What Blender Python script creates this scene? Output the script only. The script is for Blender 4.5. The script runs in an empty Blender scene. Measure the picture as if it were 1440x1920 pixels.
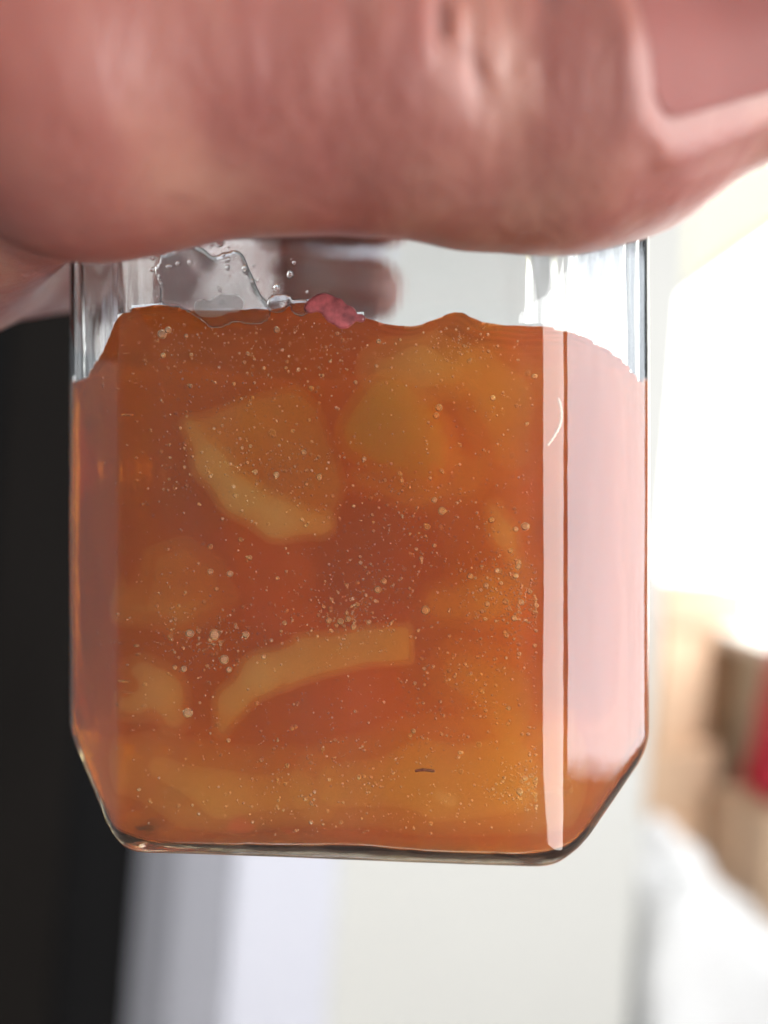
import bpy, bmesh, math, random
import numpy as np
from mathutils import Vector, Matrix

random.seed(7)
rng = np.random.default_rng(7)
scene = bpy.context.scene
ROLL = math.radians(-4.6)          # the phone is held a little askew; jar and hand are authored upright in its frame
MM = 0.001

# ------------------------------------------------------------------ camera
cam_data = bpy.data.cameras.new("camera")
cam = bpy.data.objects.new("camera", cam_data)
scene.collection.objects.link(cam)
cam_data.sensor_fit = 'HORIZONTAL'
cam_data.sensor_width = 36.0
cam_data.lens = 36.92
cam_data.clip_start = 0.002
cam_data.clip_end = 50.0
cam.matrix_world = Matrix.Translation((0, -0.085, 0)) @ Matrix.Rotation(ROLL, 4, 'Y') @ Matrix.Rotation(math.pi / 2, 4, 'X')
cam_data.dof.use_dof = True
cam_data.dof.focus_distance = 0.0885
cam_data.dof.aperture_fstop = 9.0
scene.camera = cam

# ------------------------------------------------------------------ ambient light of the room
world = bpy.data.worlds.new("World")
scene.world = world
world.use_nodes = True
wbg = world.node_tree.nodes['Background']
wbg.inputs['Color'].default_value = (0.93, 0.96, 1.0, 1)
wbg.inputs['Strength'].default_value = 0.19

# ------------------------------------------------------------------ window light from the right-hand wall, with two added fill lamps
def area(name, loc, target, sx, sy, power, color):
    l = bpy.data.lights.new(name, 'AREA')
    l.shape = 'RECTANGLE'; l.size = sx; l.size_y = sy
    l.energy = power; l.color = color
    o = bpy.data.objects.new(name, l)
    scene.collection.objects.link(o)
    o.location = loc
    d = Vector(target) - Vector(loc)
    o.rotation_euler = d.to_track_quat('-Z', 'Y').to_euler()
    return o
area("window_light", (0.86, 0.15, 0.08), (0.0, 0.15, 0.08), 0.32, 0.60, 2.9, (0.86, 0.93, 1.0))
area("right_front_fill", (0.86, -1.02, 0.10), (0.0, -0.80, 0.05), 1.65, 1.35, 47.0, (1.0, 0.985, 0.96))  # added fill lamp at the right front, brightens the fruit and thumb
area("overhead_fill", (-0.45, -0.35, 1.15), (0.0, 0.25, 0.0), 1.5, 1.3, 3.0, (1.0, 0.98, 0.95))  # added fill lamp overhead, lifts the wall and hand

# ------------------------------------------------------------------ render / view
scene.view_settings.view_transform = 'Standard'
scene.view_settings.look = 'None'
scene.view_settings.exposure = 0.58
scene.view_settings.gamma = 1.0
scene.view_settings.use_curve_mapping = False
scene.render.engine = 'CYCLES'
cy = scene.cycles
cy.max_bounces = 20
cy.diffuse_bounces = 3
cy.glossy_bounces = 5
cy.transmission_bounces = 16
cy.volume_bounces = 5
cy.use_adaptive_sampling = True
cy.adaptive_threshold = 0.035
cy.adaptive_min_samples = 24
cy.transparent_max_bounces = 16
cy.sample_clamp_indirect = 6.0
cy.sample_clamp_direct = 0.0
cy.blur_glossy = 0.3
cy.caustics_reflective = True
cy.caustics_refractive = True
cy.use_denoising = True
try:
    cy.denoiser = 'OPENIMAGEDENOISE'
    cy.denoising_input_passes = 'RGB_ALBEDO_NORMAL'
except Exception:
    pass

# ------------------------------------------------------------------ node helpers
def mat(name):
    m = bpy.data.materials.new(name)
    m.use_nodes = True
    nt = m.node_tree
    return m, nt, nt.nodes['Principled BSDF'], nt.nodes['Material Output']

def N(nt, kind, **kw):
    n = nt.nodes.new(kind)
    for k, v in kw.items():
        if k in n.inputs:
            n.inputs[k].default_value = v
        else:
            setattr(n, k, v)
    return n

def ramp(nt, fac, stops):
    r = nt.nodes.new('ShaderNodeValToRGB')
    e = r.color_ramp.elements
    while len(e) < len(stops):
        e.new(0.5)
    for el, (p, c) in zip(e, stops):
        el.position = p
        el.color = (c[0], c[1], c[2], 1) if not isinstance(c, float) else (c, c, c, 1)
    nt.links.new(fac, r.inputs['Fac'])
    return r.outputs['Color']

def matte(name, col, rough=0.7, var=0.06, scale=6.0, bump=0.0, bscale=60.0):
    m, nt, b, o = mat(name)
    tc = N(nt, 'ShaderNodeTexCoord')
    nz = N(nt, 'ShaderNodeTexNoise', Scale=scale, Detail=4.0)
    nt.links.new(tc.outputs['Object'], nz.inputs['Vector'])
    lo = [c * (1 - var) for c in col]; hi = [min(1, c * (1 + var)) for c in col]
    nt.links.new(ramp(nt, nz.outputs['Fac'], [(0.3, lo), (0.7, hi)]), b.inputs['Base Color'])
    b.inputs['Roughness'].default_value = rough
    if bump > 0:
        n2 = N(nt, 'ShaderNodeTexNoise', Scale=bscale, Detail=3.0)
        nt.links.new(tc.outputs['Object'], n2.inputs['Vector'])
        bp = N(nt, 'ShaderNodeBump', Strength=bump, Distance=0.002)
        nt.links.new(n2.outputs['Fac'], bp.inputs['Height'])
        nt.links.new(bp.outputs['Normal'], b.inputs['Normal'])
    return m

# ------------------------------------------------------------------ object helpers
def link(o, parent=None, label=None, category=None, group=None, kind=None):
    scene.collection.objects.link(o)
    if parent is not None:
        o.parent = parent
    if label: o['label'] = label
    if category: o['category'] = category
    if group: o['group'] = group
    if kind: o['kind'] = kind
    return o

def empty(name, label, category, loc=(0, 0, 0), rot=(0, 0, 0), group=None):
    o = bpy.data.objects.new(name, None)
    o.empty_display_size = 0.02
    o.location = loc; o.rotation_euler = rot
    return link(o, None, label, category, group)

def mesh_obj(name, verts, faces, material, smooth=True, face_attr=None, **kw):
    me = bpy.data.meshes.new(name)
    if isinstance(verts, np.ndarray):
        me.from_pydata(verts.tolist(), [], faces.tolist() if isinstance(faces, np.ndarray) else faces)
    else:
        me.from_pydata(verts, [], faces)
    me.materials.append(material)
    if smooth:
        me.polygons.foreach_set('use_smooth', [True] * len(me.polygons))
    me.update()
    if face_attr is not None:
        at_ = me.attributes.new(face_attr[0], 'FLOAT', 'FACE')
        at_.data.foreach_set('value', np.asarray(face_attr[1], np.float32))
    o = bpy.data.objects.new(name, me)
    return link(o, **kw)

def bm_obj(name, bm, material, smooth=False, **kw):
    me = bpy.data.meshes.new(name)
    bm.to_mesh(me); bm.free()
    me.materials.append(material)
    if smooth:
        me.polygons.foreach_set('use_smooth', [True] * len(me.polygons))
    o = bpy.data.objects.new(name, me)
    return link(o, **kw)

def box_bm(sx, sy, sz, cx=0, cy_=0, cz=0, bevel=0.0, seg=2):
    bm = bmesh.new()
    bmesh.ops.create_cube(bm, size=1.0)
    for v in bm.verts:
        v.co = Vector((v.co.x * sx + cx, v.co.y * sy + cy_, v.co.z * sz + cz))
    if bevel:
        bmesh.ops.bevel(bm, geom=bm.edges[:], offset=bevel, segments=seg, profile=0.5, affect='EDGES')
    return bm

# ------------------------------------------------------------------ implicit surfaces
def smin(a, b, k):
    h = np.clip(0.5 + 0.5 * (b - a) / k, 0, 1)
    return b * (1 - h) + a * h - k * h * (1 - h)

def smax(a, b, k):
    return -smin(-a, -b, k)

def rcone(p, a, b, r1, r2):
    a = np.asarray(a, float); b = np.asarray(b, float)
    ba = b - a
    h = np.clip(((p - a) @ ba) / (ba @ ba), 0, 1)
    q = p - a - h[:, None] * ba
    return np.sqrt((q * q).sum(1)) - (r1 + (r2 - r1) * h)

def grid_eval(f, lo, n, h):
    xs = [lo[i] + h * np.arange(n[i]) for i in range(3)]
    out = np.empty(n, np.float32)
    Y, Z = np.meshgrid(xs[1], xs[2], indexing='ij')
    m = Y.size
    step = max(1, 400000 // m)
    for i in range(0, n[0], step):
        xx = xs[0][i:i + step]
        P = np.empty((len(xx), m, 3))
        P[:, :, 0] = xx[:, None]
        P[:, :, 1] = Y.ravel()[None]
        P[:, :, 2] = Z.ravel()[None]
        out[i:i + step] = f(P.reshape(-1, 3)).reshape(len(xx), n[1], n[2])
    return out

def implicit(f, lo, hi, h, newton=2):
    """closed surface f = 0 as quads (surface nets), vertices pulled onto the surface"""
    lo = np.asarray(lo, float); hi = np.asarray(hi, float)
    n = tuple(int(v) for v in np.ceil((hi - lo) / h) + 1)
    F = grid_eval(f, lo, n, h)
    S = F < 0
    nc = tuple(v - 1 for v in n)
    acc = np.zeros(nc + (3,), np.float32); cnt = np.zeros(nc, np.int32)
    cr = {}
    for ax in range(3):
        sl0 = [slice(None)] * 3; sl1 = [slice(None)] * 3
        sl0[ax] = slice(0, -1); sl1[ax] = slice(1, None)
        a = F[tuple(sl0)]; b = F[tuple(sl1)]
        x = S[tuple(sl0)] != S[tuple(sl1)]
        cr[ax] = (x, S[tuple(sl0)])
        t = np.where(x, a / np.where(x, a - b, 1), 0)
        o1, o2 = [i for i in range(3) if i != ax]
        for d1 in (0, 1):
            for d2 in (0, 1):
                s = [slice(None)] * 3
                s[o1] = slice(d1, nc[o1] + d1); s[o2] = slice(d2, nc[o2] + d2)
                xx = x[tuple(s)]; tt = t[tuple(s)]
                cnt += xx
                acc[..., ax] += np.where(xx, tt, 0)
                acc[..., o1] += xx * d1
                acc[..., o2] += xx * d2
    act = cnt > 0
    idx = -np.ones(nc, np.int64)
    idx[act] = np.arange(act.sum())
    ijk = np.argwhere(act)
    V = lo + h * (ijk + acc[act] / cnt[act][:, None])
    quads = []
    for ax in range(3):
        x, inside = cr[ax]
        o1, o2 = (ax + 1) % 3, (ax + 2) % 3
        e = np.argwhere(x)
        e = e[(e[:, o1] > 0) & (e[:, o1] < nc[o1]) & (e[:, o2] > 0) & (e[:, o2] < nc[o2])]
        ins = inside[tuple(e.T)]
        c = []
        for d1, d2 in ((1, 1), (0, 1), (0, 0), (1, 0)):
            q = e.copy(); q[:, o1] -= d1; q[:, o2] -= d2
            c.append(idx[tuple(q.T)])
        Q = np.stack(c, 1)
        Q[~ins] = Q[~ins][:, ::-1]
        quads.append(Q)
    Q = np.concatenate(quads)
    for _ in range(newton):
        V = project(f, V, h)
    return V, Q

def grad(f, V, e=0.05):
    g = np.empty_like(V)
    for i in range(3):
        d = np.zeros(3); d[i] = e
        g[:, i] = (f(V + d) - f(V - d)) / (2 * e)
    return g

def project(f, V, h=0.5):
    g = grad(f, V)
    gg = (g * g).sum(1) + 1e-6
    s = f(V) / gg
    s = np.clip(s, -h, h)
    return V - g * s[:, None]

def wav(p, s, seed=0.0):
    """cheap smooth pseudo-noise"""
    x, y, z = p[:, 0] / s + seed, p[:, 1] / s + seed * 1.7, p[:, 2] / s - seed * 0.6
    return (np.sin(x + 1.3 * np.sin(0.7 * y + 0.4)) * np.cos(1.1 * z + 0.9 * np.sin(0.6 * x + 1.2))
            + 0.5 * np.sin(1.9 * y + 1.2 * z + 0.8 * np.sin(1.3 * x))) / 1.5

# ================================================================== THE SETTING
# (metres; the jar hangs at the origin, the camera 85 mm in front of it, all about 1.3 m above the floor)
wall_m = matte("wall_paint_cream", (0.63, 0.63, 0.607), 0.85, 0.015, 2.0, 0.15, 300)
wall_o = bm_obj("back_wall", box_bm(0.398, 0.12, 2.7, 0.174, 1.01, 0.0, 0.006), wall_m, kind="structure")
right_m = matte("wall_paint_ivory", (0.78, 0.76, 0.66), 0.85, 0.02, 2.0)
bm = box_bm(0.10, 0.12, 2.7, 0.97, 0.85, 0.0)
right_wall = bm_obj("window_wall", bm, right_m, kind="structure")
bm = box_bm(0.10, 1.90, 1.10, 0.97, 1.87, -0.80)
bm_obj("window_wall_below_sill", bm, right_m, kind="structure")
floor_m = matte("floor_boards_pale", (0.70, 0.64, 0.56), 0.5, 0.12, 3.0)
bm_obj("floor", box_bm(5.0, 5.0, 0.05, 0.3, 1.2, -1.38), floor_m, kind="structure")

# bright window, seen past the end of the wall
win = empty("window", "tall overexposed white window beyond the end of the cream wall", "window", (0.94, 1.80, 0.0))
m, nt, b, o = mat("daylight_pane")
b.inputs['Base Color'].default_value = (0.9, 0.92, 0.95, 1)
b.inputs['Emission Color'].default_value = (1.0, 0.985, 0.95, 1)
b.inputs['Emission Strength'].default_value = 3.2
pane_m = m
frame_m = matte("window_frame_paint", (0.82, 0.81, 0.76), 0.4, 0.02)
bm_obj("pane", box_bm(0.006, 1.66, 1.70, 0.0, 0.0, 0.63), pane_m, parent=win)
for dy in (-0.845, 0.845):
    bm_obj("frame", box_bm(0.05, 0.05, 1.74, 0, dy, 0.63, 0.006), frame_m, parent=win)
bm_obj("sill", box_bm(0.12, 1.76, 0.035, -0.03, 0, -0.24, 0.006), frame_m, parent=win)

m, nt, b, o = mat("blind_cloth_cream")
nt.nodes.remove(b)
tl = N(nt, 'ShaderNodeBsdfTranslucent'); tl.inputs['Color'].default_value = (0.30, 0.298, 0.275, 1)
df = N(nt, 'ShaderNodeBsdfDiffuse'); df.inputs['Color'].default_value = (0.6, 0.59, 0.53, 1)
mx = N(nt, 'ShaderNodeAddShader')
nt.links.new(tl.outputs[0], mx.inputs[0]); nt.links.new(df.outputs[0], mx.inputs[1]); nt.links.new(mx.outputs[0], o.inputs['Surface'])
blind = empty("roller_blind", "cream roller blind pulled part way down over the bright window", "blind", (0.895, 1.80, 0.78))
bm_obj("blind_cloth", box_bm(0.002, 1.76, 0.88, 0, 0, 0.44), m, parent=blind)
bm_obj("bottom_bar", box_bm(0.012, 1.76, 0.025, 0, 0, -0.014, 0.004), frame_m, parent=blind)

# moulded door casing between the dark doorway and the wall
casing_m = matte("casing_paint_bluish", (0.59, 0.60, 0.68), 0.5, 0.02)
cas = empty("door_casing", "pale bluish moulded door casing between the dark doorway and the cream wall", "door casing", (0, 0.93, 0))
def strip(name, x0, y0, x1, y1, th=0.03):
    # vertical board whose face runs from (x0,y0) to (x1,y1)
    v = [(x0, y0), (x1, y1), (x1 + 0.004, y1 + th), (x0 + 0.004, y0 + th)]
    bm = bmesh.new()
    lo_ = [bm.verts.new((x, y, -1.35)) for x, y in v]
    hi_ = [bm.verts.new((x, y, 1.35)) for x, y in v]
    bm.faces.new(lo_[::-1]); bm.faces.new(hi_)
    for i in range(4):
        j = (i + 1) % 4
        bm.faces.new((lo_[i], lo_[j], hi_[j], hi_[i]))
    bmesh.ops.recalc_face_normals(bm, faces=bm.faces[:])
    bmesh.ops.bevel(bm, geom=bm.edges[:], offset=0.004, segments=2, profile=0.5, affect='EDGES')
    return bm_obj(name, bm, casing_m, parent=cas)
strip("casing_board", -0.153, -0.015, -0.025, 0.010)
strip("bevel_board", -0.243, 0.055, -0.155, -0.010)
strip("jamb_board", -0.325, 0.165, -0.245, 0.060)

# dark door on the left
door_m = matte("door_charcoal", (0.007, 0.007, 0.0078), 0.65, 0.15, 3.0)
door_m.node_tree.nodes['Principled BSDF'].inputs['Specular IOR Level'].default_value = 0.12
door = empty("door", "dark charcoal door left of the pale casing behind the hand", "door", (-0.62, 1.12, 0))
bm_obj("door_leaf", box_bm(0.62, 0.04, 2.6, 0.0, 0.0, 0.0, 0.004), door_m, parent=door)
stile_m = matte("door_brown_black", (0.009, 0.0075, 0.0068), 0.65, 0.15, 3.0)
stile_m.node_tree.nodes['Principled BSDF'].inputs['Specular IOR Level'].default_value = 0.12
bm_obj("stile", box_bm(0.14, 0.02, 2.6, 0.115, -0.031, 0.0, 0.006), stile_m, parent=door)
bm_obj("stile", box_bm(0.14, 0.02, 2.6, -0.235, -0.031, 0.0, 0.006), stile_m, parent=door)

# tan boxes, red bag and white cloth under the window
box_m = matte("cardboard_tan", (0.78, 0.56, 0.39), 0.8, 0.10, 8.0)
box_d = matte("cardboard_brown", (0.62, 0.42, 0.30), 0.8, 0.10, 8.0)
def carton(label, x, y, z, sx, sy, sz, rz, m, tilt=0.0):
    r = empty("cardboard_box", label, "box", (x, y, z), (0, tilt, rz), "tan boxes under the window")
    bm_obj("box_body", box_bm(sx, sy, sz, 0, 0, sz / 2, 0.004), m, parent=r)
    bm_obj("lid_flap", box_bm(sx * 0.98, sy * 0.49, 0.006, 0, -sy * 0.25, sz + 0.0045), m, parent=r)
    bm_obj("lid_flap", box_bm(sx * 0.98, sy * 0.49, 0.006, 0, sy * 0.25, sz + 0.0045), m, parent=r)
    bm_obj("tape_strip", box_bm(sx * 0.99, 0.05, 0.002, 0, 0, sz + 0.0095), matte("tape_" + label[:4], (0.62, 0.47, 0.30), 0.3), parent=r)
    return r
BX = [("blurred tan box at the bottom of the stack above the white cloth", 0.67, 1.66, -0.83, 0.28, 0.24, 0.235, 0.6, box_m),
      ("blurred flat tan box in the middle of the stack under the window", 0.615, 1.64, -0.585, 0.20, 0.22, 0.135, 0.45, box_m),
      ("blurred pale tan box in the upper part of the stack under the window", 0.60, 1.66, -0.44, 0.19, 0.20, 0.24, 0.7, box_m),
      ("blurred tan box carrying the red bag at the far right edge", 0.825, 1.46, -0.83, 0.19, 0.15, 0.32, 0.25, box_m),
      ("blurred tall tan box standing behind the stack and the red bag", 0.80, 2.0, -0.83, 0.24, 0.24, 0.60, 0.5, box_m),
      ("blurred brown box lying askew on top of the tan stack", 0.65, 1.66, -0.19, 0.28, 0.20, 0.085, 0.5, box_d)]
for bdef in BX:
    carton(*bdef)
bench = empty("bench", "pale bench carrying the stacked tan boxes and the red bag", "bench", (0.74, 1.66, -1.355))
bm_obj("seat", box_bm(0.50, 0.90, 0.04, 0, 0.11, 0.503, 0.006), frame_m, parent=bench)
for sx in (-0.18, 0.18):
    for sy in (-0.26, 0.48):
        bm_obj("leg", box_bm(0.04, 0.04, 0.48, sx, sy, 0.243, 0.004), frame_m, parent=bench)

def lump(name, f, lo, hi, h, material, **kw):
    V, Q = implicit(f, lo, hi, h, 1)
    return mesh_obj(name, V * MM, Q, material, **kw)
red_m = matte("red_cloth", (0.50, 0.006, 0.035), 0.6, 0.1, 12.0)
bag = empty("bag", "crimson red bag at the far right edge beside the tan boxes", "bag", (0.835, 1.46, -0.494))
def bag_f(p):
    d = smax(np.abs(p[:, 0]) - (75 - 0.10 * p[:, 2]), np.abs(p[:, 1]) - (55 - 0.08 * p[:, 2]), 25)
    d = smax(d, np.abs(p[:, 2] - 140) - 140, 25)
    return d + 5 * wav(p, 32, 1.0) + 2 * wav(p, 13, 3.0)
lump("bag_body", bag_f, (-110, -85, -20), (110, 85, 300), 7.0, red_m, parent=bag)
def strap_f(p):
    q = np.hypot(p[:, 0] / 45.0, (p[:, 2] - 275) / 60.0) - 1
    return np.hypot(q * 45, p[:, 1] * 0.6) - 6
lump("strap", strap_f, (-60, -15, 262), (60, 15, 350), 4.0, red_m, parent=bag)

cloth_m = matte("white_cloth", (0.86, 0.87, 0.89), 0.9, 0.02, 10.0)
def cloth_f(p):
    x, y, z = p[:, 0], p[:, 1], p[:, 2]
    top = 300 - 0.75 * np.clip(x - 20, 0, 400) - 0.0022 * np.clip(20 - x, 0, 200) ** 2 + 26 * wav(p * np.array([1, 1, 0.25]), 42, 2.0) + 9 * wav(p, 17, 5.0)
    d = smax(np.abs(x - 110) - 190, np.abs(y) - 140, 50)
    d = smax(d, (z - top) * 0.6, 30)
    return smax(d, -z, 10) + 5 * wav(p, 24, 7.0)
cl_o = lump("white_cloth", cloth_f, (-110, -175, -15), (330, 175, 400), 9.0, cloth_m,
            label="heap of overexposed white cloth in the lower right corner below the tan boxes", category="cloth")
cl_o.location = (0.50, 1.15, -0.80)
stool = empty("stool", "low white stool under the heap of white cloth", "stool", (0.60, 1.15, -1.355))
bm_obj("seat", box_bm(0.46, 0.34, 0.05, 0, 0, 0.525, 0.01), frame_m, parent=stool)
for sx in (-0.18, 0.18):
    for sy in (-0.13, 0.13):
        bm_obj("leg", box_bm(0.04, 0.04, 0.50, sx, sy, 0.25, 0.004), frame_m, parent=stool)

# ================================================================== THE JAR
YAW = -0.083
JC = np.array([-2.28, 36.75, 0.0])       # jar axis, mm
HB, CH = 36.75, 13.2
ZB, ZT = -38.3, 62.0                    # base and shoulder height
cyw, syw = math.cos(YAW), math.sin(YAW)
def to_jar(p):
    q = p - JC
    return np.stack([q[:, 0] * cyw + q[:, 1] * syw, -q[:, 0] * syw + q[:, 1] * cyw, q[:, 2]], 1)

def prism(q, off, kv, kb, zb, zt, ztk=4.0):
    """square body with cut vertical corners and slanted lower sides; off = inset"""
    x, y, z = q[:, 0], q[:, 1], q[:, 2]
    s2 = math.sqrt(0.5)
    dx = np.abs(x) - (HB - off)
    dy = np.abs(y) - (HB - off)
    dc = (np.abs(x) + np.abs(y)) * s2 - ((2 * HB - CH) * s2 - off)
    d = smax(smax(dx, dc, kv), dy, kv)
    nx, nz = 0.66, 0.751                                     # slanted foot of the left and right sides
    db = np.abs(x) * nx - z * nz - (HB * nx + 29.3 * nz - off)
    d = smax(d, db, kb)
    d = smax(d, zb - z, kb)
    d = smax(d, z - zt, ztk)
    return d

def jar_outer(p):
    q = to_jar(p)
    d = prism(q, 0.0, 1.5, 2.4, ZB, ZT, 14.0)
    r = np.hypot(q[:, 0], q[:, 1])
    neck = np.maximum(r - 27.0, np.abs(q[:, 2] - 68.0) - 12.0)
    thread = np.sqrt(np.maximum(0, (r - 27.0)) ** 2 + ((q[:, 2] - 72.0 + np.arctan2(q[:, 1], q[:, 0]) * 0.5)) ** 2) - 1.0
    neck = smin(neck, thread, 0.8)
    return smin(d, neck, 4.0) + 0.05 * wav(p, 9.0, 0.3)

def inner_body(p, off):
    q = to_jar(p)
    return prism(q, off, 3.0, 1.8, ZB + 0.3 + off * 0.45, ZT - off, 16.0)

def jar_inner(p):
    q = to_jar(p)
    d = inner_body(p, 2.1) + 0.13 * wav(p, 7.0, 2.1) + 0.07 * wav(p * np.array([1, 1, 0.35]), 2.6, 5.0)
    r = np.hypot(q[:, 0], q[:, 1])
    bore = np.maximum(r - 24.2, np.abs(q[:, 2] - 72.0) - 20.0)
    return smin(d, bore, 5.0)

def jar_glass(p):
    return np.maximum(jar_outer(p), -jar_inner(p))

m, nt, b, o = mat("clear_glass")
nt.nodes.remove(b)
g = N(nt, 'ShaderNodeBsdfGlass', IOR=1.5, Roughness=0.0)
g.inputs['Color'].default_value = (0.955, 0.962, 0.965, 1)
tc = N(nt, 'ShaderNodeTexCoord')
mp = N(nt, 'ShaderNodeMapping'); mp.inputs['Scale'].default_value = (1, 1, 0.3)
nt.links.new(tc.outputs['Object'], mp.inputs['Vector'])
nz = N(nt, 'ShaderNodeTexNoise', Scale=320.0, Detail=2.0)
nt.links.new(mp.outputs['Vector'], nz.inputs['Vector'])
bp = N(nt, 'ShaderNodeBump', Strength=0.06, Distance=0.0008)
nt.links.new(nz.outputs['Fac'], bp.inputs['Height'])
nt.links.new(bp.outputs['Normal'], g.inputs['Normal'])
n3 = N(nt, 'ShaderNodeTexNoise', Scale=110.0, Detail=6.0, Roughness=0.7)
nt.links.new(mp.outputs['Vector'], n3.inputs['Vector'])
nt.links.new(ramp(nt, n3.outputs['Fac'], [(0.56, 0.0), (0.72, 0.16)]), g.inputs['Roughness'])
# where the glass touches jelly instead of air its relative index is nearly one
wa = N(nt, 'ShaderNodeAttribute', attribute_name="wet")
mr = N(nt, 'ShaderNodeMapRange'); mr.inputs['To Min'].default_value = 1.5; mr.inputs['To Max'].default_value = 1.5 / 1.41
nt.links.new(wa.outputs['Fac'], mr.inputs['Value'])
nt.links.new(mr.outputs['Result'], g.inputs['IOR'])
haze_film = N(nt, 'ShaderNodeBsdfDiffuse'); haze_film.inputs['Color'].default_value = (0.85, 0.86, 0.9, 1)  # smudge coat kept pale to imitate the backlight haze over the jar
n4 = N(nt, 'ShaderNodeTexNoise', Scale=55.0, Detail=5.0, Roughness=0.65)
nt.links.new(mp.outputs['Vector'], n4.inputs['Vector'])
fk = ramp(nt, n4.outputs['Fac'], [(0.42, 0.002), (0.75, 0.013)])
dry = N(nt, 'ShaderNodeMath', operation='MULTIPLY_ADD'); dry.inputs[1].default_value = -1.0; dry.inputs[2].default_value = 1.0
nt.links.new(wa.outputs['Fac'], dry.inputs[0])
fm = N(nt, 'ShaderNodeMath', operation='MULTIPLY')
nt.links.new(fk, fm.inputs[0]); nt.links.new(dry.outputs[0], fm.inputs[1])
mxf = N(nt, 'ShaderNodeMixShader')
nt.links.new(fm.outputs[0], mxf.inputs['Fac']); nt.links.new(g.outputs['BSDF'], mxf.inputs[1]); nt.links.new(haze_film.outputs[0], mxf.inputs[2])
nt.links.new(mxf.outputs[0], o.inputs['Surface'])
glass_m = m

NEAR = (0, ROLL, 0)                      # jar and hand share the camera's tilt
jar = empty("jar", "clear faceted glass jar held up in the hand, mostly full of amber jelly", "jar", (0, 0, 0), NEAR)
V, Q = implicit(jar_glass, (-46, -5, -43), (42, 79, 83), 0.75)
jar_VQ = (V, Q)

# ------------------------------------------------------------------ jelly
FR = 1477.0
lev_px = np.array([130, 160, 195, 222, 245, 300, 370, 450, 520, 570, 640, 690, 735, 780, 815, 855, 890, 960, 1050, 1130, 1180, 1215], float)
lev_py = np.array([700, 668, 645, 612, 582, 575, 590, 592, 590, 580, 590, 610, 624, 628, 612, 598, 622, 630, 633, 652, 672, 700], float)
_d = np.arange(100.0, 1250.0, 4.0)
_k = np.exp(-(np.arange(-24, 25) * 4.0 / 11.0) ** 2 / 2); _k /= _k.sum()
lev_py = np.convolve(np.pad(np.interp(_d, lev_px, lev_py), 24, mode='edge'), _k, mode='valid')
lev_px = _d
lev_x = (lev_px - 720) / FR * 90.0
lev_z = (960 - lev_py) / FR * 90.0
def jelly_level(p):
    hf = np.interp(p[:, 0], lev_x, lev_z)
    t = np.clip((p[:, 1] - 9.0) / 22.0, 0, 1); t = t * t * (3 - 2 * t)
    hb = 18.5 + 1.0 * wav(p * np.array([1, 1, 0]), 6.0, 1.0)
    return hf * (1 - t) + hb * t

def jelly_side(p):
    return jar_inner(p) - 0.12
def jelly_top(p):
    return (p[:, 2] - jelly_level(p) + 0.12 * wav(p, 1.1, 3.0)) * 0.9
def jelly_f(p):
    d = jelly_side(p)
    return smax(d, jelly_top(p), 0.35)

m, nt, b, o = mat("amber_jelly")
nt.nodes.remove(b)
g = N(nt, 'ShaderNodeBsdfGlass', IOR=1.41, Roughness=0.0)
g.inputs['Color'].default_value = (1, 1, 1, 1)
sa = N(nt, 'ShaderNodeAttribute', attribute_name="against_glass")
tp = N(nt, 'ShaderNodeBsdfTransparent')
mxs = N(nt, 'ShaderNodeMixShader')
nt.links.new(sa.outputs['Fac'], mxs.inputs['Fac']); nt.links.new(g.outputs['BSDF'], mxs.inputs[1]); nt.links.new(tp.outputs[0], mxs.inputs[2])
nt.links.new(mxs.outputs[0], o.inputs['Surface'])
def volume(nt, o, sig_s, sig_a, aniso=0.0):
    """scatter + absorption given per metre and colour channel"""
    ds, da = max(sig_s), max(sig_a)
    s = N(nt, 'ShaderNodeVolumeScatter', Density=ds, Anisotropy=aniso)
    s.inputs['Color'].default_value = tuple(v / ds for v in sig_s) + (1,)
    a = N(nt, 'ShaderNodeVolumeAbsorption', Density=da)
    a.inputs['Color'].default_value = tuple(1 - v / da for v in sig_a) + (1,)
    ad = nt.nodes.new('ShaderNodeAddShader')
    nt.links.new(s.outputs[0], ad.inputs[0]); nt.links.new(a.outputs[0], ad.inputs[1])
    nt.links.new(ad.outputs[0], o.inputs['Volume'])
volume(nt, o, (36.0, 19.0, 10.0), (5.0, 47.0, 140.0), 0.1)
jelly_m = m

jelly = empty("jelly", "amber orange jelly full of tiny bubbles filling the glass jar", "jelly", (0, 0, 0), NEAR)
V, Q = implicit(jelly_f, (-45, -2, -41), (41, 76, 32), 0.7)
FC = V[Q].mean(1)
mesh_obj("jelly_body", V * MM, Q, jelly_m, parent=jelly, face_attr=("against_glass", jelly_side(FC) > jelly_top(FC)))
V, Q = jar_VQ
FC = V[Q].mean(1)
mesh_obj("glass_body", V * MM, Q, glass_m, parent=jar, face_attr=("wet", (np.abs(jar_inner(FC)) < 0.2) & (jelly_top(FC) < -0.05)))

# ------------------------------------------------------------------ fruit slices in the jelly, with added light absorbers among them
def at(px, py, dep):
    """point inside the jelly, dep mm behind the front face, sighted through the jar's flat front"""
    s = (85.0 + dep / 1.4) / FR
    return np.array([(px - 720) * s, dep, (960 - py) * s])

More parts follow.
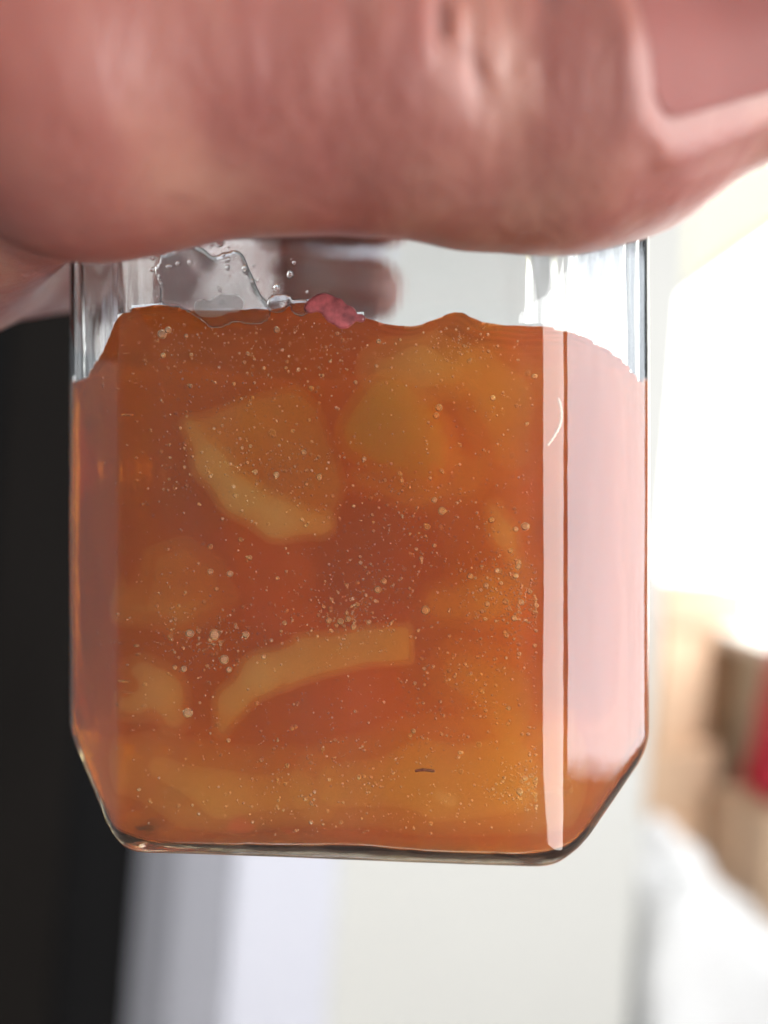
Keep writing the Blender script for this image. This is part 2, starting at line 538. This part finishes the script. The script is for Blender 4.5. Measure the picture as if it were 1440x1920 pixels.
def fruit_mat(name, sig_s, sig_a, aniso=0.2, k=1.0):
    m, nt, b, o = mat(name)
    nt.nodes.remove(b)
    volume(nt, o, tuple(v * k for v in sig_s), tuple(v * k for v in sig_a), aniso)
    return m
def flesh(name, sig_s, sig_a):
    return fruit_mat(name, sig_s, sig_a, 0.0, 0.75), fruit_mat(name + "_outer", sig_s, sig_a, 0.0, 0.25)
flesh_m = flesh("fruit_flesh_pale", (640.0, 370.0, 160.0), (0.1, 60.0, 70.0))
flesh_o = flesh("fruit_flesh_orange", (1000.0, 270.0, 32.0), (0.02, 165.0, 145.0))
flesh_t = flesh("fruit_flesh_translucent", (280.0, 165.0, 70.0), (0.1, 22.0, 45.0))
flesh_s = flesh("fruit_pulp_thin", (165.0, 118.0, 60.0), (0.1, 6.0, 18.0))
dark_m = flesh("light_absorber_rust", (150.0, 45.0, 10.0), (60.0, 160.0, 260.0))  # for added masses that hold back light in the jelly
deep_m = flesh("light_absorber_red", (260.0, 90.0, 20.0), (14.0, 90.0, 220.0))  # for added masses that darken the jelly by stopping backlight
peel_m = flesh("fruit_peel_red", (160.0, 50.0, 40.0), (10.0, 180.0, 200.0))

def poly_sdf(x, z, P):
    d = np.full(x.shape, 1e9); inside = np.zeros(x.shape, bool)
    n = len(P)
    for i in range(n):
        ax, az = P[i]; bx, bz = P[(i + 1) % n]
        ex, ez = bx - ax, bz - az
        t = np.clip(((x - ax) * ex + (z - az) * ez) / (ex * ex + ez * ez), 0, 1)
        d = np.minimum(d, np.hypot(x - ax - ex * t, z - az - ez * t))
        cr = ((az > z) != (bz > z)) & (x < ex * (z - az) / (ez if abs(ez) > 1e-9 else 1e-9) + ax)
        inside ^= cr
    return np.where(inside, -d, d)

def fruit(label, strokes, material, sheets=(), flat=1.0, k=2.5, soft=0.9, name="fruit_slice", group="fruit pieces set in the jelly"):
    """strokes: polylines of (px, py, depth mm, radius mm) blended into one slice"""
    segs = []
    for st in strokes:
        pts = [(at(a, b_, c), r) for a, b_, c, r in st]
        for (p0, r0), (p1, r1) in zip(pts[:-1], pts[1:]):
            segs.append((p0, p1, r0, r1))
    sc = np.array([1.0, 1.0 / flat, 1.0])
    def make(off):
        def f(p):
            d = None
            for p0, p1, r0, r1 in segs:
                mid_y = 0.5 * (p0[1] + p1[1])
                s = rcone((p - [0, mid_y, 0]) * sc, (p0 - [0, mid_y, 0]) * sc, (p1 - [0, mid_y, 0]) * sc, r0, r1)
                d = s if d is None else smin(d, s, k)
            for poly, dep, slope, half in sheets:
                G = [at(a, b_, dep) for a, b_ in poly]
                d2 = poly_sdf(p[:, 0], p[:, 2], [(g_[0], g_[2]) for g_ in G])
                cx = np.mean([g_[0] for g_ in G])
                dd = smax(d2, np.abs(p[:, 1] - dep - slope * (p[:, 0] - cx)) - half, 0.8)
                d = smin(d, dd / max(min(1, flat), 0.3), 0.8)
            d = d + 0.25 * wav(p, 2.2, len(label))
            return np.maximum(d * min(1, flat) - off, jelly_f(p) + 0.6)
        return f
    P = np.array([s[0] for s in segs] + [s[1] for s in segs] + [at(a, b_, q[1]) for q in sheets for a, b_ in q[0]]); R = max(max(s[2], s[3]) for s in segs) + 2.2
    RR = np.array([R, R * flat + 1.2, R])
    lo_, hi_ = P.min(0) - RR, P.max(0) + RR
    V, Q = implicit(make(-0.35 * soft), lo_, hi_, 0.6, 1)
    c = V.mean(0)
    o = mesh_obj(name, (V - c) * MM, Q, material[0], label=label, category="fruit slice", group=group)
    o.matrix_world = Matrix.Rotation(ROLL, 4, 'Y') @ Matrix.Translation(Vector(c * MM))
    V, Q = implicit(make(0.75 * soft), lo_, hi_, 0.7, 1)
    mesh_obj("outer_pulp", (V - c) * MM, Q, material[1], parent=o)
    return o

fruit("fan shaped fruit slice with pale curved rim in the upper left of the jelly",
      [[(358, 800, 8, 1.0), (395, 865, 7.5, 1.7), (450, 930, 7, 2.0), (525, 975, 7, 2.1), (605, 985, 7.5, 1.6)]], flesh_m,
      [([(355, 795), (450, 755), (560, 725), (600, 760), (635, 850), (648, 910), (625, 990), (540, 985), (440, 930)], 10.0, 0.12, 0.7)], 0.85, 1.6, 0.6)
fruit("thick bright orange fruit chunk in the upper right of the jelly",
      [[(735, 760, 6.2, 3.4), (760, 800, 6.5, 4.2)], [(700, 810, 7, 3.4), (795, 850, 8, 3.4)]], flesh_o, (), 0.8, 2.5, 0.9)
fruit("flat translucent slice under the orange chunk sloping to the right",
      [[(680, 900, 11, 1.2), (800, 925, 11, 1.6), (900, 900, 12, 1.2)]], flesh_t,
      [([(670, 890), (790, 830), (920, 860), (900, 935), (760, 950)], 12.0, 0.1, 1.2)], 0.8, 1.5, 0.8)
fruit("pale fruit piece just under the jelly surface above the orange chunk",
      [[(720, 690, 6, 1.8), (790, 690, 6, 2.6), (850, 700, 8, 2.0)]], flesh_t, (), 0.8, 2.5, 1.5)
fruit("broad brownish fruit piece against the left side with straight lower edge",
      [[(265, 1140, 10, 1.2), (340, 1150, 10, 1.5), (420, 1125, 12, 1.0)]], flesh_t,
      [([(290, 1040), (350, 1020), (410, 1060), (430, 1120), (340, 1160), (270, 1150)], 13.0, 0.15, 1.4)], 0.8, 1.8, 1.4)
fruit("curved pale crescent slice in the lower middle of the jelly",
      [[(418, 1372, 8, 0.7), (440, 1315, 7.5, 1.5), (495, 1262, 7, 2.0), (580, 1230, 7.5, 2.2)]], flesh_m,
      [([(560, 1195), (680, 1180), (772, 1175), (776, 1240), (690, 1245), (600, 1265), (540, 1285)], 8.0, 0.08, 1.6)], 0.8, 1.6, 0.6)
fruit("blurred pale fruit piece in the right middle of the jelly",
      [[(830, 1130, 11, 2.2), (920, 1120, 11, 2.6), (985, 1080, 12, 2.0)]], flesh_t, (), 0.8)
fruit("small upright pale sliver near the right facet of the jar",
      [[(928, 955, 7.5, 0.9), (945, 1000, 7.5, 1.3), (970, 1050, 8, 0.9)]], flesh_m, (), 0.8, 1.5, 0.6)
fruit("long translucent fruit piece lying along the bottom right of the jar",
      [[(640, 1470, 11, 3.6), (800, 1450, 11, 4.2), (960, 1430, 11, 4.2)], [(820, 1520, 9, 2.0), (980, 1500, 9, 2.2)]], flesh_s, (), 0.9, 3.5, 2.6)
fruit("long translucent fruit piece lying along the bottom left of the jar",
      [[(300, 1440, 10, 2.4), (420, 1490, 10, 3.0), (560, 1480, 12, 3.4)]], flesh_s, (), 0.9, 3.5, 2.6)
fruit("tan fruit piece hanging below the surface on the right of the orange chunk",
      [[(900, 690, 11, 3.2), (950, 750, 12, 3.8), (965, 850, 13, 3.0)]], flesh_s, (), 0.9, 2.5, 1.8)
fruit("tan fruit piece in the lower right above the bottom of the jar",
      [[(870, 1260, 12, 3.0), (950, 1300, 12, 3.6), (960, 1360, 12, 3.0)]], flesh_s, (), 0.9, 2.5, 1.8)
fruit("ragged pale fruit pulp in the lower left corner of the jelly",
      [[(270, 1260, 7, 1.6), (310, 1300, 7, 2.0), (330, 1350, 8, 1.5)], [(260, 1320, 8, 1.5), (300, 1280, 7, 1.4)]], flesh_t, (), 0.9, 1.5, 0.8)
fruit("dark red fruit chunk deep in the middle of the jelly",
      [[(650, 1000, 20, 5.5), (740, 1040, 20, 6.5), (680, 1110, 21, 6.0)]], dark_m, (), 0.9)  # added mass, stops the backlight so the centre reads dark
fruit("dark red fruit chunk deep in the upper left of the jelly",
      [[(330, 760, 26, 8.0), (480, 820, 30, 9.0), (560, 900, 28, 7.0)]], deep_m, (), 0.9)  # added mass, dims the backlight in the upper left
fruit("dark red fruit chunk deep in the lower left of the jelly",
      [[(330, 1000, 30, 8.0), (360, 1230, 30, 9.0), (560, 1330, 32, 8.0)]], deep_m, (), 0.9)  # added mass, dims the backlight in the lower left
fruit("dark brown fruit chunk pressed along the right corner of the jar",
      [[(1088, 740, 9.8, 4.4), (1088, 1000, 9.8, 4.8), (1082, 1290, 9.8, 4.6)]], dark_m, (), 1.0, 2.5, 0.8)  # added mass behind the facet, cuts the red glow coming through it
fruit("brown fruit chunk deep in the right of the jelly",
      [[(850, 800, 34, 8.0), (900, 1000, 36, 9.0), (880, 1250, 34, 9.0)]], flesh_t, (), 0.9)
fruit("small pale yellow fruit crumb near the bottom right of the jelly",
      [[(825, 1490, 5.0, 0.8), (848, 1500, 5.0, 0.9)]], flesh_m, (), 1.0, 1.0, 0.3)
fruit("dark red scrap of peel at the bottom left of the jar",
      [[(450, 1555, 7, 1.6), (480, 1575, 8, 1.4)]], peel_m, (), 0.8, 1.0, 0.4)
fruit("dark red scrap of peel at the bottom middle of the jar",
      [[(545, 1570, 6, 1.3), (550, 1595, 7, 1.2)]], peel_m, (), 0.8, 1.0, 0.4)

# ------------------------------------------------------------------ bubbles
m, nt, b, o = mat("air_bubble")
nt.nodes.remove(b)
g = N(nt, 'ShaderNodeBsdfGlass', IOR=1 / 1.41, Roughness=0.0)
g.inputs['Color'].default_value = (1, 1, 1, 1)
df = N(nt, 'ShaderNodeBsdfDiffuse'); df.inputs['Color'].default_value = (0.95, 0.85, 0.65, 1)  # pale diffuse colour mixed in to imitate bright glints on the bubbles
mx = N(nt, 'ShaderNodeMixShader', Fac=0.18)
nt.links.new(g.outputs['BSDF'], mx.inputs[1]); nt.links.new(df.outputs[0], mx.inputs[2])
nt.links.new(mx.outputs[0], o.inputs['Surface'])
bub_m = m
def ico(sub):
    bm = bmesh.new(); bmesh.ops.create_icosphere(bm, subdivisions=sub, radius=1.0)
    v = np.array([x.co[:] for x in bm.verts]); f = np.array([[w.index for w in x.verts] for x in bm.faces])
    bm.free(); return v, f
iv, if_ = ico(2)
cl = [(330, 1200, 60), (420, 1190, 50), (700, 1110, 70), (620, 1170, 60), (520, 880, 70), (780, 1000, 90), (940, 1090, 60), (980, 1140, 40),
      (500, 650, 110), (330, 640, 80), (620, 620, 90), (850, 640, 50), (560, 1470, 110), (780, 1430, 130), (980, 1470, 40), (900, 1260, 90), (400, 860, 90), (700, 900, 120)]
pts = []
for i in range(8500):
    if i % 5 < 3:
        c = cl[rng.integers(len(cl))]
        px, py = min(1005, rng.normal(c[0], c[2] * 0.8)), rng.normal(c[1], c[2] * 0.6)
    else:
        px, py = rng.uniform(245, 1005), rng.uniform(620, 1570)
    dep = 2.6 + rng.exponential(6.0)
    r = min(0.55, 0.066 * math.exp(rng.normal(0, 0.55)) * (1.0 + 0.02 * dep))
    pts.append((px, py, dep, r))
big = [(403, 1191, 4.4, .62), (355, 1189, 4.2, .52), (462, 1190, 4.4, .42), (421, 1237, 4.3, .55), (430, 1256, 4.2, .35), (345, 1255, 4.6, .35), (395, 1200, 5, .3), (350, 1340, 3.8, .6),
       (986, 987, 3.6, .50), (968, 992, 3.7, .30), (830, 958, 4.0, .45), (883, 1080, 4.2, .36), (972, 1062, 4, .33), (968, 1079, 4, .36), (978, 1128, 3.8, .34), (965, 1158, 3.9, .32), (915, 1132, 4, .32),
       (975, 1480, 3.8, .40), (985, 1455, 3.8, .34), (825, 765, 5, .42), (820, 780, 5, .36), (432, 1076, 4.4, .40), (395, 1072, 4.6, .35), (300, 622, 3.8, .55), (312, 615, 3.8, .40), (520, 618, 3.9, .36),
       (600, 895, 5, .36), (520, 890, 5, .34), (480, 885, 5, .3), (710, 1105, 5, .42), (722, 1090, 5, .34), (640, 1165, 5, .4), (655, 1160, 5, .33), (618, 1163, 5, .35), (535, 1168, 5, .3), (665, 1175, 5, .33)]
P = np.array([at(a, b_, c) for a, b_, c, r in pts]); R = np.array([r for *_, r in pts])
ok = jelly_f(P) < -R - 0.55
P, R = P[ok], R[ok]
nv = len(iv)
VV = (P[:, None, :] + iv[None] * R[:, None, None]).reshape(-1, 3)
FF = (if_[None] + (np.arange(len(P)) * nv)[:, None, None]).reshape(-1, 3)
mesh_obj("tiny_bubbles", VV * MM, FF, bub_m, parent=jelly, kind="stuff")
bme = bpy.data.meshes.new("bubble")
iv3, if3 = ico(3)
bme.from_pydata((iv3 * MM).tolist(), [], if3.tolist())
bme.polygons.foreach_set('use_smooth', [True] * len(bme.polygons)); bme.materials.append(bub_m)
for a, b_, c, r in big:
    p = at(a, b_, c)
    d = jelly_f(p[None])[0]
    if d > -r - 0.5:
        p[1] += d + r + 0.55
    o = bpy.data.objects.new("bubble", bme)
    o.location = p * MM; o.scale = (r, r, r * rng.uniform(0.9, 1.1))
    link(o, parent=jelly)

# ------------------------------------------------------------------ clear film, foam and bits stuck to the inside of the glass above the jelly
m, nt, b, o = mat("clear_gel")
nt.nodes.remove(b)
g = N(nt, 'ShaderNodeBsdfGlass', IOR=1.33, Roughness=0.12)
g.inputs['Color'].default_value = (0.97, 0.97, 0.97, 1)
tl = N(nt, 'ShaderNodeBsdfTranslucent'); tl.inputs['Color'].default_value = (0.62, 0.66, 0.72, 1)
mx = N(nt, 'ShaderNodeMixShader', Fac=0.14)
nt.links.new(g.outputs['BSDF'], mx.inputs[1]); nt.links.new(tl.outputs[0], mx.inputs[2])
nt.links.new(mx.outputs[0], o.inputs['Surface'])
gel_m = m
def on_glass(px, py, lift=0.0):
    """point on the inner face of the front glass"""
    p = np.array([(px - 720) / FR * 87.5, 0.0, (960 - py) / FR * 87.5])
    for _ in range(25):
        p[1] += jar_inner(p[None])[0] * 0.8
        p[0] = (px - 720) / FR * (85 + p[1]); p[2] = (960 - py) / FR * (85 + p[1])
    p[1] += lift
    return p
def blob(name, spots, material, k, h, parent, seed=1.0, rough=0.12, flat=0.45):
    S = [(on_glass(a, b_), r) for a, b_, r in spots]
    sc = np.array([1, 1 / flat, 1])
    def f(p):
        d = None
        for c, r in S:
            q = (p - c) * sc
            s_ = np.sqrt((q * q).sum(1)) - r
            d = s_ if d is None else smin(d, s_, k)
        return np.maximum(d * flat + rough * wav(p, 0.9, seed), -0.0 + jar_inner(p) - 0.15)
    C = np.array([c for c, r in S]); R_ = max(r for c, r in S) + 0.8
    V, Q = implicit(f, C.min(0) - R_, C.max(0) + R_, h, 1)
    return mesh_obj(name, V * MM, Q, material, parent=parent)
blob("clear_film", [(310, 510, 1.2), (330, 545, 2.0), (370, 525, 2.4), (420, 540, 2.4), (400, 575, 2.2), (450, 570, 1.8), (490, 585, 1.2), (440, 505, 1.6), (350, 490, 1.6)], gel_m, 3.0, 0.3, jelly, 1.0, 0.05, 0.2)
blob("clear_film", [(520, 575, 1.0), (545, 560, 0.7), (570, 580, 0.8), (545, 520, 0.5), (540, 490, 0.4)], gel_m, 1.6, 0.3, jelly, 3.0, 0.08, 0.28)
foam_m = fruit_mat("white_foam", (1500.0, 1500.0, 1450.0), (2.0, 3.0, 5.0), 0.0)
blob("foam", [(385, 580, 1.0), (415, 572, 1.3), (445, 578, 1.0)], foam_m, 1.0, 0.3, jelly, 2.0, 0.2, 0.5)
red_bit = matte("red_fruit_bit", (0.42, 0.09, 0.10), 0.3, 0.5, 900.0)
blob("red_bit", [(585, 580, 0.7), (610, 572, 0.8), (635, 576, 0.9), (655, 588, 0.8), (680, 600, 0.6), (620, 592, 1.0), (650, 600, 0.7)], red_bit, 1.2, 0.22, jelly, 5.0, 0.18, 0.4)
m, nt, b, o = mat("water_clear")
nt.nodes.remove(b)
g = N(nt, 'ShaderNodeBsdfGlass', IOR=1.36, Roughness=0.0)
nt.links.new(g.outputs['BSDF'], o.inputs['Surface'])
drop_me = bpy.data.meshes["bubble"].copy(); drop_me.name = "droplet"
drop_me.materials.clear(); drop_me.materials.append(m)
for k in range(46):
    a, b_ = rng.uniform(285, 595), rng.uniform(455, 592)
    if k % 3 == 0: a, b_ = rng.normal(430, 50), rng.normal(520, 30)
    r = 0.17 * math.exp(rng.normal(0, 0.45))
    o = bpy.data.objects.new("droplet", drop_me)
    o.location = on_glass(a, b_, 0.1) * MM; o.scale = (r * rng.uniform(0.9, 1.3), r * 0.55, r * rng.uniform(0.9, 1.5))
    link(o, parent=jelly)

def fibre(name, pts, r, material, label):
    segs = [(np.array(a), np.array(b_)) for a, b_ in zip(pts[:-1], pts[1:])]
    def f(p):
        d = None
        for i, (a, b_) in enumerate(segs):
            s_ = rcone(p, a, b_, r, r)
            d = s_ if d is None else smin(d, s_, 0.15)
        return d
    A = np.array(pts)
    V, Q = implicit(f, A.min(0) - 3 * r, A.max(0) + 3 * r, r * 0.7, 1)
    c = V.mean(0)
    o = mesh_obj(name, (V - c) * MM, Q, material, label=label, category="fibre")
    o.matrix_world = Matrix.Rotation(ROLL, 4, 'Y') @ Matrix.Translation(Vector(c * MM))
fib_m = matte("pale_fibre", (0.75, 0.55, 0.42), 0.5, 0.05)
thr_m = matte("dark_thread", (0.12, 0.02, 0.015), 0.5, 0.05)
fibre("fibre", [on_glass(1034 + 9 * math.sin(t * 2.6 + 0.2) - 16 * t * t, 750 + 86 * t, -.25) for t in [i / 10 for i in range(11)]], 0.10, fib_m, "short pale curved fibre on the right edge of the jar front")
fibre("thread", [at(782, 1443, 4.2), at(795, 1441, 4.3), at(815, 1443, 4.6)], 0.16, thr_m, "tiny dark thread low in the jelly right of centre")

# ================================================================== THE HAND
IPJ = np.array([3.0, -12.3, 38.0]); TIPC = np.array([33.0, -10.5, 41.0])
def hand_f(p):
    d = rcone(p, (-28, -13, 38.3), IPJ, 13.2, 11.6)                       # thumb, first bone
    d = smin(d, rcone(p, IPJ, (17.5, -11.8, 37.2), 11.2, 11.4), 3.0)    # thumb end bone
    d = smin(d, rcone(p, (17.5, -11.8, 37.2), TIPC, 11.2, 8.6), 3.0)
    d = smin(d, rcone(p, (10, -8.5, 35.0), (24, -8.0, 36.0), 9.0, 8.8), 4.0)      # pad
    d = smin(d, rcone(p, (-28, -13, 38.3), (-66, -6, 63), 13.6, 19.0), 6.0)         # ball of the thumb
    idx = rcone(p, (-60, 20, 38.5), (-49, 62, 50), 14.5, 9.8)
    idx = smin(idx, rcone(p, (-49, 62, 50), (-31, 80, 49), 9.4, 8.4), 2.0)
    idx = smin(idx, rcone(p, (-31, 80.5, 49), (-2.5, 84.3, 47.6), 8.4, 7.8), 2.0)
    mid = rcone(p, (-64, 22, 66), (-50, 68, 68), 12.5, 9.8)
    mid = smin(mid, rcone(p, (-50, 68, 68), (-26, 83.5, 67), 9.4, 8.6), 2.0)
    mid = smin(mid, rcone(p, (-26, 83.5, 67), (0, 84, 66), 8.4, 7.8), 2.0)
    rin = rcone(p, (-65, 18, 86), (-52, 62, 87), 12.0, 9.2)
    rin = smin(rin, rcone(p, (-52, 62, 87), (-30, 82, 85), 9.0, 8.2), 2.0)
    rin = smin(rin, rcone(p, (-30, 82, 85), (-6, 84, 84), 8.0, 7.4), 2.0)
    pin = rcone(p, (-66, 12, 104), (-56, 48, 104), 10.5, 8.2)
    pin = smin(pin, rcone(p, (-56, 48, 104), (-42, 66, 103), 8.0, 7.2), 2.0)
    pin = smin(pin, rcone(p, (-42, 66, 103), (-24, 74, 101), 7.2, 6.6), 2.0)
    fingers = np.minimum(np.minimum(idx, mid), np.minimum(rin, pin))
    palm = smin(rcone(p, (-66, 14, 52), (-68, 10, 98), 15.0, 13.0), rcone(p, (-72, -6, 62), (-76, -12, 92), 17.0, 16.0), 8.0)
    palm = smin(palm, rcone(p, (-76, -10, 78), (-106, -40, 96), 22.0, 22.0), 12.0)     # heel of the hand to wrist
    palm = smin(palm, rcone(p, (-106, -40, 96), (-150, -75, 118), 22.0, 26.0), 10.0)   # forearm
    palm = smin(palm, fingers, 6.0)
    web = rcone(p, (-38, 2, 33.5), (-56, 15, 36), 6.0, 12.5)
    palm = smin(palm, web, 6.0)
    d = smin(d, palm, 4.5)
    # knuckle creases over the thumb joint
    x, z = p[:, 0], p[:, 2]
    up = np.clip((z - 33.5) / 4.0, 0, 1) * np.clip((p[:, 1] + 3) / -10.0, 0, 1)
    for cx, sl, am, w, z0 in ((4.6, 0.02, 0.95, 0.7, 35.2), (6.9, -0.14, 0.75, 0.65, 32.8), (1.6, 0.05, 0.3, 0.9, 35), (9.8, 0.0, 0.28, 0.8, 34), (12.4, 0.04, 0.3, 0.7, 33.5), (-2.5, 0.02, 0.25, 1.0, 35), (-8, 0.03, 0.2, 1.3, 34)):
        u = np.clip((z - z0 + 1.5) / 3.0, 0, 1) * np.clip((p[:, 1] + 3) / -10.0, 0, 1)
        d = d + am * u * np.exp(-(((x - cx - sl * (z - 38)) + 0.25 * np.sin(z * 0.9 + cx)) / w) ** 2)
    d = d + 0.2 * wav(p, 4.2, 4.0) + 0.05 * wav(p * np.array([1.0, 0.6, 0.4]), 1.3, 8.0)
    # nail bed: groove round the nail plate
    fr = nail_uv(p)
    gd = np.maximum(np.abs(fr[0] - NL / 2 - 0.3) - NL / 2, np.abs(fr[1]) * 10.2 - 7.1 + 3.4 * np.clip((2.6 - fr[0]) / 3.5, 0, 1) ** 2.5)
    on = np.clip((0.8 - gd) / 1.6, 0, 1) * (fr[2] > 0)
    d = d + 0.3 * on
    d = d - 0.45 * np.exp(-((gd - 1.8) / 1.3) ** 2) * (fr[2] > 0) * (fr[0] < NL - 2)
    return smax(d, -(jar_outer(p) - 0.25), 1.2)

NL = 16.0
NA = TIPC - np.array([17.5, -11.8, 37.2]); NA = NA / np.linalg.norm(NA)       # along the nail
NO = np.array([19.6, -11.6, 37.6])                                            # axis point under the nail fold
NN = np.array([0.0, -1.0, 0.04]); NN = NN - NA * (NN @ NA); NN /= np.linalg.norm(NN)
NW = np.cross(NA, NN)
def nail_uv(p):
    q = p - NO
    u = q @ NA; n = q @ NN; w = q @ NW
    return u, np.arctan2(w, n), n

hand = empty("hand", "blurred hand gripping the jar, thumb across its front and fingertip behind the glass", "hand", (0, 0, 0), NEAR)
m, nt, b, o = mat("skin")
tc = N(nt, 'ShaderNodeTexCoord')
mp = N(nt, 'ShaderNodeMapping'); mp.inputs['Scale'].default_value = (1.0, 1.0, 0.28)
nt.links.new(tc.outputs['Object'], mp.inputs['Vector'])
n1 = N(nt, 'ShaderNodeTexNoise', Scale=85.0, Detail=3.0, Roughness=0.55)
nt.links.new(mp.outputs['Vector'], n1.inputs['Vector'])
n2 = N(nt, 'ShaderNodeTexNoise', Scale=700.0, Detail=3.0)
nt.links.new(mp.outputs['Vector'], n2.inputs['Vector'])
nt.links.new(ramp(nt, n1.outputs['Fac'], [(0.30, (0.165, 0.044, 0.037)), (0.5, (0.205, 0.069, 0.056)), (0.68, (0.255, 0.11, 0.083))]), b.inputs['Base Color'])
b.inputs['Roughness'].default_value = 0.45
b.inputs['Specular IOR Level'].default_value = 0.5
b.inputs['Subsurface Weight'].default_value = 0.6
b.inputs['Subsurface Radius'].default_value = (1.0, 0.38, 0.22)
b.inputs['Subsurface Scale'].default_value = 0.0045
bp = N(nt, 'ShaderNodeBump', Strength=0.45, Distance=0.0004)
nt.links.new(n2.outputs['Fac'], bp.inputs['Height'])
nt.links.new(bp.outputs['Normal'], b.inputs['Normal'])
skin_m = m
V, Q = implicit(hand_f, (-182, -106, 20), (46, 96, 150), 1.0, 3)
mesh_obj("hand_skin", V * MM, Q, skin_m, parent=hand)

m, nt, b, o = mat("nail")
b.inputs['Base Color'].default_value = (0.17, 0.060, 0.054, 1)
b.inputs['Roughness'].default_value = 0.55
b.inputs['Specular IOR Level'].default_value = 0.12
b.inputs['Subsurface Weight'].default_value = 0.4
b.inputs['Subsurface Radius'].default_value = (1.0, 0.4, 0.3)
b.inputs['Subsurface Scale'].default_value = 0.002
nail_m = m
# nail plate: curved sheet with thickness, lying in its bed
nu, nvv = 26, 26
top = []
for i in range(nu):
    u = -0.9 + (NL + 1.6) * i / (nu - 1)
    for j in range(nvv):
        t = -1 + 2 * j / (nvv - 1)
        hw = 7.0 / 10.2 * (1 - 0.5 * max(0, 1 - (u + 0.9) / 3.5) ** 2.5 - 0.18 * max(0, (u - NL + 2.5) / 3.2) ** 2)
        ang = t * hw
        dirv = NN * math.cos(ang) + NW * math.sin(ang)
        c = NO + NA * u
        rr = 10.3 - 0.07 * max(0, u) * 1.2 + 0.05 * math.sin(t * 30)
        top.append((c, dirv, rr))
C_ = np.array([t[0] for t in top]); D_ = np.array([t[1] for t in top])
rad = np.full(len(top), 14.0)
for _ in range(30):
    rad -= np.clip(hand_f(C_ + D_ * rad[:, None]), -1, 2) * 0.8
rad = rad.reshape(nu, nvv)
for _ in range(6):
    rad[1:-1, 1:-1] = (rad[1:-1, 1:-1] * 2 + rad[:-2, 1:-1] + rad[2:, 1:-1] + rad[1:-1, :-2] + rad[1:-1, 2:]) / 6
edge = np.minimum(np.minimum(np.arange(nu)[:, None], nu - 1 - np.arange(nu)[:, None]), np.minimum(np.arange(nvv)[None], nvv - 1 - np.arange(nvv)[None]))
rad = (rad + np.where(edge == 0, -0.25, np.where(edge == 1, 0.0, 0.12))).ravel()
VT = C_ + D_ * rad[:, None]; VB = C_ + D_ * (rad[:, None] - 0.6)
fc = []
for i in range(nu - 1):
    for j in range(nvv - 1):
        a = i * nvv + j
        fc.append((a, a + nvv, a + nvv + 1, a + 1))
        k0 = nu * nvv
        fc.append((k0 + a, k0 + a + 1, k0 + a + nvv + 1, k0 + a + nvv))
rim = [i for i in range(nvv)] + [i * nvv + nvv - 1 for i in range(1, nu)] + [(nu - 1) * nvv + j for j in range(nvv - 2, -1, -1)] + [i * nvv for i in range(nu - 2, 0, -1)]
for a, c in zip(rim, rim[1:] + rim[:1]):
    fc.append((a, c, c + nu * nvv, a + nu * nvv))
mesh_obj("thumbnail", np.concatenate([VT, VB]) * MM, fc, nail_m, parent=hand)
bpy.context.view_layer.update()
